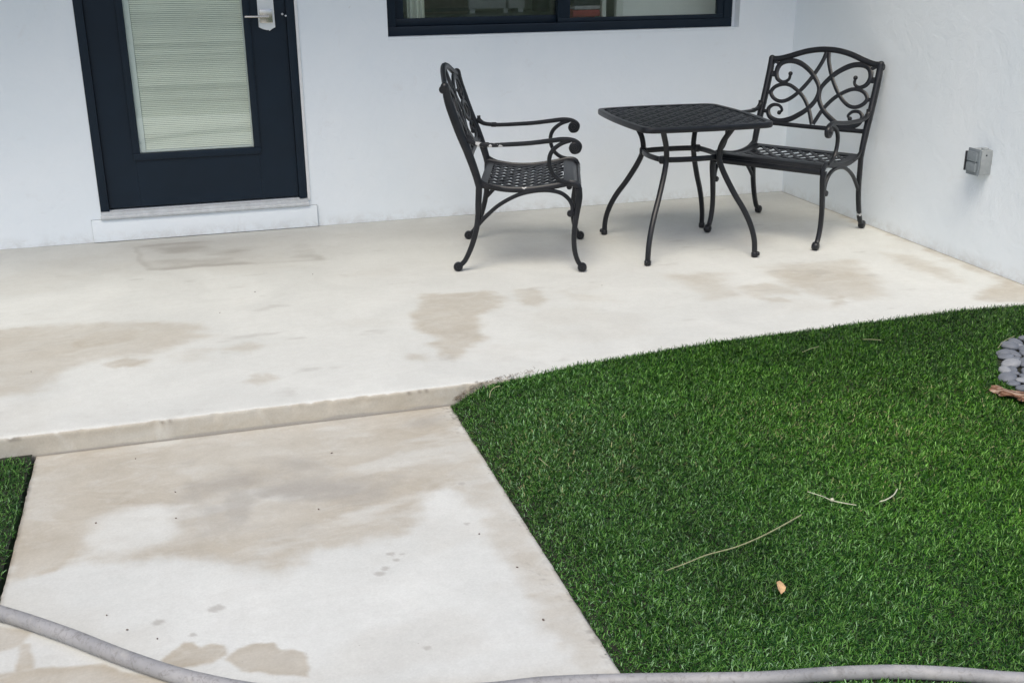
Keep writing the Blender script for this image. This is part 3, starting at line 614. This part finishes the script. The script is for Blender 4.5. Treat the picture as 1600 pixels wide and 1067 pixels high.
hp = [((CX+(x-CX)*1.013, CY+(y-CY)*1.013) if x < WR+.02 else (x, y)) for x, y in hp]
P3 = [(x, y, (STEP+hr+.001) if WL-.02 < x < WR+.02 else float(gz(np.array(x), np.array(y)))+.019) for x, y in hp]
tag(MB().tube(P3, [.037]*8+[.035]*2+[.032]*9, n=20, sq=1, res=8).build('garden_hose', M['hose']), 'grey hose lying across the walkway and turf in the foreground', 'hose')

# ------------------------------------------------------------------ turf
BED = (2.43, -3.39, .48)
HOSE = np.array(P3)[:, :2]
def turf(name, n, region, label, dens_seed):
    rg_ = np.random.default_rng(dens_seed); x0, x1, y0, y1 = region
    x = rg_.uniform(x0, x1, n); y = rg_.uniform(y0, y1, n)
    keep = np.ones(n, bool)
    if x0 > -1:
        wl = WR+.002+.030*fbm(y*34, y*0, 5, 101)+.006*(rg_.random(n)-.5); keep &= x > wl
        keep &= y < E_Y+.004+.020*fbm(x*11, x*0+4, 4, 102)-.010*ss(-x, -.36, -.16)
        rb = BED[2]+.035*fbm(np.arctan2(y-BED[1], x-BED[0])*3, x*0, 3, 103)
        keep &= np.hypot(x-BED[0], y-BED[1]) > rb
        keep &= ~((x > RX-.01) & (y > -2.64))
    else:
        keep &= (x < WL-.012+.014*fbm(y*14, y*0, 4, 104)) & (y < E_Y-.03+.02*fbm(x*11, x*0+4, 4, 105))
    # the part of the lawn the camera cannot see is sown thinner
    if x0 > -1: keep &= (x < 3.2-(-2.45-y)*.55) | (rg_.random(n) < .4)
    # under the hose the pile is pressed flat: no blades right on its line
    dh = np.full(n, 9.)
    for i in range(len(HOSE)-1):
        a, b_ = HOSE[i], HOSE[i+1]; e = b_-a; t = np.clip(((x-a[0])*e[0]+(y-a[1])*e[1])/(e@e), 0, 1); dh = np.minimum(dh, np.hypot(x-a[0]-t*e[0], y-a[1]-t*e[1]))
    keep &= dh > .014
    x, y = x[keep], y[keep]; dh = dh[keep]; n = len(x); z = gz(x, y)-.002
    h = rg_.uniform(.012, .0235, n)*(1+.35*fbm(x*5, y*5, 3, 110)); curl = rg_.random(n) < .30
    h = np.where(curl, h*.62, h)*np.where(dh < .03, .8, 1)
    if x0 > -1: h *= .8+.2*ss(x, WR, WR+.10)
    az = rg_.uniform(0, 2*np.pi, n)
    phi0 = rg_.uniform(.05, .75, n); kap = rg_.uniform(.3, 1.9, n)+curl*rg_.uniform(.6, 1.8, n)
    wd = rg_.uniform(.0008, .0015, n); fa = az+np.pi/2+rg_.uniform(-.5, .5, n); px, py = np.cos(fa)*wd, np.sin(fa)*wd
    Lb = h*1.18; V = np.zeros((n, 8, 3)); cx_, cz_ = np.zeros(n), np.zeros(n); tp = 0; lx, ly = .08, -.10
    for k, (t, ww) in enumerate(((0, .9), (.42, 1.0), (.75, .85), (1, .3))):
        if k:
            ph = phi0+kap*(t+tp)/2; cx_ = cx_+np.sin(ph)*Lb*(t-tp); cz_ = cz_+np.cos(ph)*Lb*(t-tp); tp = t
        bx = x+np.cos(az)*cx_+lx*h*t; by = y+np.sin(az)*cx_+ly*h*t; bz = z+cz_
        V[:, 2*k] = np.stack([bx-px*ww, by-py*ww, bz], -1); V[:, 2*k+1] = np.stack([bx+px*ww, by+py*ww, bz], -1)
    q = np.array([[0, 1, 3, 2], [2, 3, 5, 4], [4, 5, 7, 6]]); Q = (np.arange(n)[:, None, None]*8+q[None]).reshape(-1, 4)
    me = bpy.data.meshes.new(name); me.vertices.add(n*8); me.vertices.foreach_set('co', V.ravel())
    me.loops.add(Q.size); me.loops.foreach_set('vertex_index', Q.ravel().astype(np.int32)); me.polygons.add(len(Q))
    me.polygons.foreach_set('loop_start', np.arange(0, Q.size, 4, dtype=np.int32)); me.polygons.foreach_set('loop_total', np.full(len(Q), 4, dtype=np.int32)); me.update(calc_edges=True)
    pal = np.array([(.008, .046, .003), (.032, .118, .007), (.086, .22, .022), (.18, .36, .085), (.26, .27, .12)])
    pr = rg_.random(n); low = fbm(x*1.2, y*1.2, 4, 120); pr = np.clip(pr+low*.35, 0, .999)
    ci = np.searchsorted([.36, .66, .90, .995], pr); c_ = pal[ci]*rg_.uniform(.75, 1.25, (n, 1))*(1+.8*fbm(x*1.6, y*1.6, 4, 121)-.22*ss(x+.5*(y+2.6), .9, 2.0)*ss(y, -3.9, -3.2)+.5*fbm(x*14, y*14, 3, 122))[:, None]
    ci2 = curl & (rg_.random(n) < .10); c_[ci2] = np.array([.17, .19, .09])
    # nearer the walkway the turf is a cooler, bluer green
    co = ss(-(x+.25*(y+2.6)), -1.2, -.1)[:, None]; co = co*(ci < 4)[:, None]; c_ = c_*(1-co)+co*c_*np.array([1.1, .98, 2.0])
    cc = np.repeat(np.concatenate([c_, np.ones((n, 1))], 1), 8, 0)
    at = me.color_attributes.new('tint', 'FLOAT_COLOR', 'POINT'); at.data.foreach_set('color', cc.ravel())
    me.materials.append(M['grass']); o = bpy.data.objects.new(name, me); COL.objects.link(o)
    return tag(o, label, 'grass', kind='stuff')
turf('turf', 980000, (WR, 3.3, -5.05, -2.56), 'dense green artificial turf filling the right of the foreground', 11)
turf('turf', 60000, (-1.85, WL, -4.4, -2.6), 'small strip of green turf at the left of the walkway', 12)
# dark backing sheets under the pile
def backing(x0, x1, y0, y1, nx, ny, lift):
    X, Y = np.meshgrid(np.linspace(x0, x1, nx), np.linspace(y0, y1, ny), indexing='ij'); b = grid_mesh('turf_backing', X, Y, gz(X, Y)+lift, M['soil']); tag(b, kind='structure')
backing(WR+.004, 3.3, -5.05, E_Y-.006, 70, 55, .003); backing(-1.85, WL-.010, -4.4, E_Y-.006, 12, 40, .003)
# frayed tan thatch and dirt along the turf's corner by the step
th = MB(); rr = random.Random(5)
for i in range(170):
    t = rr.random()**1.5; x = WR+.02+.30*t; y = E_Y-.002-rr.random()*.016*(1-t); z = float(gz(np.array(x), np.array(E_Y-.02)))+.020+.010*rr.random(); a = rr.uniform(0, 6.28); l = rr.uniform(.008, .022)
    th.tube([(x, y, z), (x+l*.5*math.cos(a), y+l*.5*math.sin(a), z+rr.uniform(-.004, .006)), (x+l*math.cos(a+.6), y+l*math.sin(a+.6), z+rr.uniform(-.006, .004))], .0011, n=3, smooth=False)
tag(th.build('thatch', simple('thatch', (.20, .165, .125), .9, var=.4, scale=60)), 'frayed brown thatch at the turf corner beside the step', 'thatch', kind='stuff')

# ------------------------------------------------------------------ pebbles and bark
M['stone'] = simple('pebble_stone', (.155, .17, .195), .7, var=.22, scale=14, bmp=.25, bd=.001)
M['stone_pale'] = simple('pale_stone', (.27, .285, .305), .7, var=.15, scale=14, bmp=.25, bd=.001)
import bmesh
def pebble(name, x, y, z, a, b_, c_, rz, mat, seed):
    bm = bmesh.new(); bmesh.ops.create_icosphere(bm, subdivisions=3, radius=1); P = np.array([v.co[:] for v in bm.verts])
    d = 1+.26*fbm(P[:, 0]*1.1+seed, P[:, 1]*1.1+P[:, 2], 2, seed)*2
    for v, k in zip(bm.verts, d): v.co = Vector((v.co.x*a*k, v.co.y*b_*k, v.co.z*c_))
    me = bpy.data.meshes.new(name); bm.to_mesh(me); bm.free(); me.polygons.foreach_set('use_smooth', [True]*len(me.polygons)); me.materials.append(mat)
    o = bpy.data.objects.new(name, me); COL.objects.link(o); o.location = (x, y, z); o.rotation_euler = (rr.uniform(-.2, .2), rr.uniform(-.2, .2), rz); return o
placed = []; rr = random.Random(21); tries = 0
while tries < 14000 and len(placed) < 295:
    tries += 1; a = rr.uniform(0, 6.283); rad = BED[2]*math.sqrt(rr.random()); x = BED[0]+rad*math.cos(a); y = BED[1]+rad*math.sin(a)
    if x > 2.68 or rad > BED[2]-.02: continue
    s_ = rr.uniform(.018, .036)
    if any(math.hypot(x-p_[0], y-p_[1]) < (s_+p_[2])*.70 for p_ in placed): continue
    placed.append((x, y, s_))
vis = [i for i, (x, y, s_) in enumerate(placed) if x < 2.6-(-2.6-y)*.9]
special = {}
if vis:
    special[min(vis, key=lambda i: placed[i][0])] = 'pebble nearest the open turf, on the left rim of the round bed'
    for key, lab in ((lambda i: -placed[i][1], 'pebble at the back rim of the round bed, closest to the patio'), (lambda i: math.hypot(placed[i][0]-1.93, placed[i][1]+3.36), 'pebble touching the piece of bark at the front of the bed'), (lambda i: -placed[i][2], 'pebble that is the largest in view in the round bed'), (lambda i: placed[i][2], 'pebble that is the smallest in view in the round bed')):
        for i in sorted(vis, key=key):
            if i not in special: special[i] = lab; break
for i, (x, y, s_) in enumerate(placed):
    pale = (i % 4 == 1); o = pebble('pebble', x, y, float(gz(np.array(x), np.array(y)))+s_*.26+.004, s_*1.15, s_*rr.uniform(.68, .95), s_*rr.uniform(.38, .55), rr.uniform(0, 3.1), M['stone_pale'] if pale else M['stone'], i)
    tag(o, ('pale' if pale else 'blue grey')+' '+special[i] if i in special else ('pale' if pale else 'blue grey')+' rounded pebble in the round bed at the right edge of the turf', 'pebble', 'pale pebbles of the round bed' if pale else 'blue grey pebbles of the round bed')
def mat_bark():
    m, nt, b = newmat('bark'); v = objco(nt, (4, 30, 8)); f = noise(nt, 2.2, 6, .7, v, .6)
    L(nt, ramp(nt, f, [(.36, (.03, .014, .008)), (.48, (.16, .07, .035)), (.60, (.48, .36, .27))]), b.inputs['Base Color']); b.inputs['Roughness'].default_value = .85
    bump(nt, b, f, .8, .006); return m
bk = MB(); nu, nv = 26, 9; V = []
for top in (0, 1):
    for i in range(nu):
        u = i/(nu-1); wv = .030*math.sin(math.pi*min(1, (u*1.3+.02)))**.6 if u < .5 else .030*(1-.25*math.sin(u*9)**2)
        for j in range(nv):
            v_ = j/(nv-1)*2-1; xx = u*.25; yy = v_*(wv+.003*math.sin(u*31+j)); rag = random.uniform(-.004, .004)*(1 if abs(v_) > .7 else .4); V.append((xx+rag, yy+rag+.006*math.sin(u*23), .013*math.sqrt(max(0, 1-v_*v_*.9))+.003*math.sin(u*14+v_*3)+rag*.6+(.004 if top else 0)))
K = nu*nv; Fc = []
for i in range(nu-1):
    for j in range(nv-1):
        a = i*nv+j; Fc += [(a, a+1, a+nv+1, a+nv), (K+a, K+a+nv, K+a+nv+1, K+a+1)]
for i in range(nu-1):
    for j in (0, nv-1): a = i*nv+j; Fc.append((a, a+nv, K+a+nv, K+a) if j == 0 else (a, K+a, K+a+nv, a+nv))
for j in range(nv-1):
    Fc += [(j, K+j, K+j+1, j+1), ((nu-1)*nv+j, (nu-1)*nv+j+1, K+(nu-1)*nv+j+1, K+(nu-1)*nv+j)]
bk.add(V, Fc); bo = bk.build('bark_piece', mat_bark()); bo.location = (1.880, -3.285, float(gz(np.array(1.9), np.array(-3.3)))+.014); bo.rotation_euler = (0, 0, math.radians(-60))
tag(bo, 'flaky orange brown piece of bark lying against the pebble bed', 'bark')

# ------------------------------------------------------------------ fallen bits on the turf and concrete
M['twig'] = simple('twig', (.30, .31, .17), .8, var=.25, scale=60); M['straw'] = simple('straw', (.55, .55, .42), .7, var=.2, scale=60); M['leaf'] = simple('dry_leaf', (.55, .36, .19), .75, var=.3, scale=60)
def onturf(pts, dz=.030): return [(x, y, float(gz(np.array(x), np.array(y)))+dz) for x, y in pts]
tag(MB().tube(onturf([(.374, -3.935), (.441, -3.918), (.505, -3.90), (.594, -3.889), (.684, -3.863), (.772, -3.828), (.844, -3.797)], .024), [.0022, .003, .003, .0032, .0035, .0038, .0035], n=6).build('twig', M['twig']), 'long thin bare twig lying on the turf, longest of the fallen bits', 'twig')
t2 = tag(empty('budded_twig', (0, 0, 0)), 'short pale twig with a bud at its middle, on the turf', 'twig')
MB().tube(onturf([(.925, -3.693), (.953, -3.728), (.967, -3.755), (.994, -3.778), (1.02, -3.796)], .024), [.0018, .0022, .003, .003, .002], n=6).build('stem', M['straw'], t2)
MB().ball(onturf([(.967, -3.755)], .026)[0], .006).build('bud', M['straw'], t2)
for pts, lab, w_ in [([(1.094, -3.80), (1.118, -3.796), (1.152, -3.781), (1.182, -3.756)], 'curved white straw stalk on the turf right of the budded twig', .0032),
                 ([(1.404, -2.846), (1.448, -2.827), (1.492, -2.815)], 'pale dry blade on the turf midway along the far edge', .0018),
                 ([(1.687, -2.805), (1.719, -2.816), (1.747, -2.833)], 'pale straight dry blade on the turf left of the pebbles', .0022),
                 ([(2.112, -3.028), (2.181, -2.979), (2.249, -2.952)], 'thin dry blade just behind the pebble bed', .0022),
                 ([(.239, -2.736), (.257, -2.688), (.278, -2.664), (.299, -2.66)], 'curled pale blade on the turf near the step corner', .003),
                 ([(.257, -3.239), (.263, -3.27), (.267, -3.295)], 'short pale straw on the turf near the walkway', .0022)]:
    tag(MB().tube(onturf(pts, .025), w_, n=6).build('grass_stalk', M['straw'] if w_ > .003 else M['twig']), lab, 'dry grass')
lf = MB(); LV = [(0, 0, .002), (.012, .010, .006), (.030, .014, .008), (.042, .004, .004), (.040, -.006, .001), (.026, -.012, .004), (.010, -.008, .006), (.022, .001, .0)]
lf.add([*LV, *[(a, b_, c_-.0008) for a, b_, c_ in LV]], [(7, i, i+1) for i in range(6)]+[(7, 6, 0)]+[(15, 9+i, 8+i) for i in range(6)]+[(15, 8, 14)]+[(i, 8+i, 8+(i+1) % 7, (i+1) % 7) for i in range(7)])
lo = lf.build('dry_leaf', M['leaf']); lo.location = onturf([(.600, -4.115)], .022)[0]; lo.rotation_euler = (.3, -.25, math.radians(62)); tag(lo, 'small curled tan leaf lying on the turf', 'leaf')
rr = random.Random(3)
crumbs = [(-.16, -.99), (-1.33, -1.98), (-.45, -1.20), (-.62, -1.47), (-.83, -3.03), (-.83, -3.20), (-1.05, -3.16), (-.34, -2.90), (-.43, -3.27), (-1.00, -3.66), (-.95, -3.74), (-.02, -3.55), (.03, -3.75), (-.95, -2.75), (1.10, -1.60), (-.88, -3.80), (.02, -4.0)]
for i, (x, y) in enumerate(crumbs):
    z = 0 if y > E_Y else STEP; x, y = (x, y) if z == 0 else (CX+(x-CX)*1.0117, CY+(y-CY)*1.0117); o = pebble('dirt_crumb', x, y, z+.0018, rr.uniform(.002, .0042), rr.uniform(.0015, .0028), .0015, rr.uniform(0, 3), M['brown'], 200+i)
    tag(o, 'tiny dark dirt crumb on the '+('patio slab' if z == 0 else 'walkway'), 'crumb', 'dirt crumbs on the '+('patio' if z == 0 else 'walkway'))
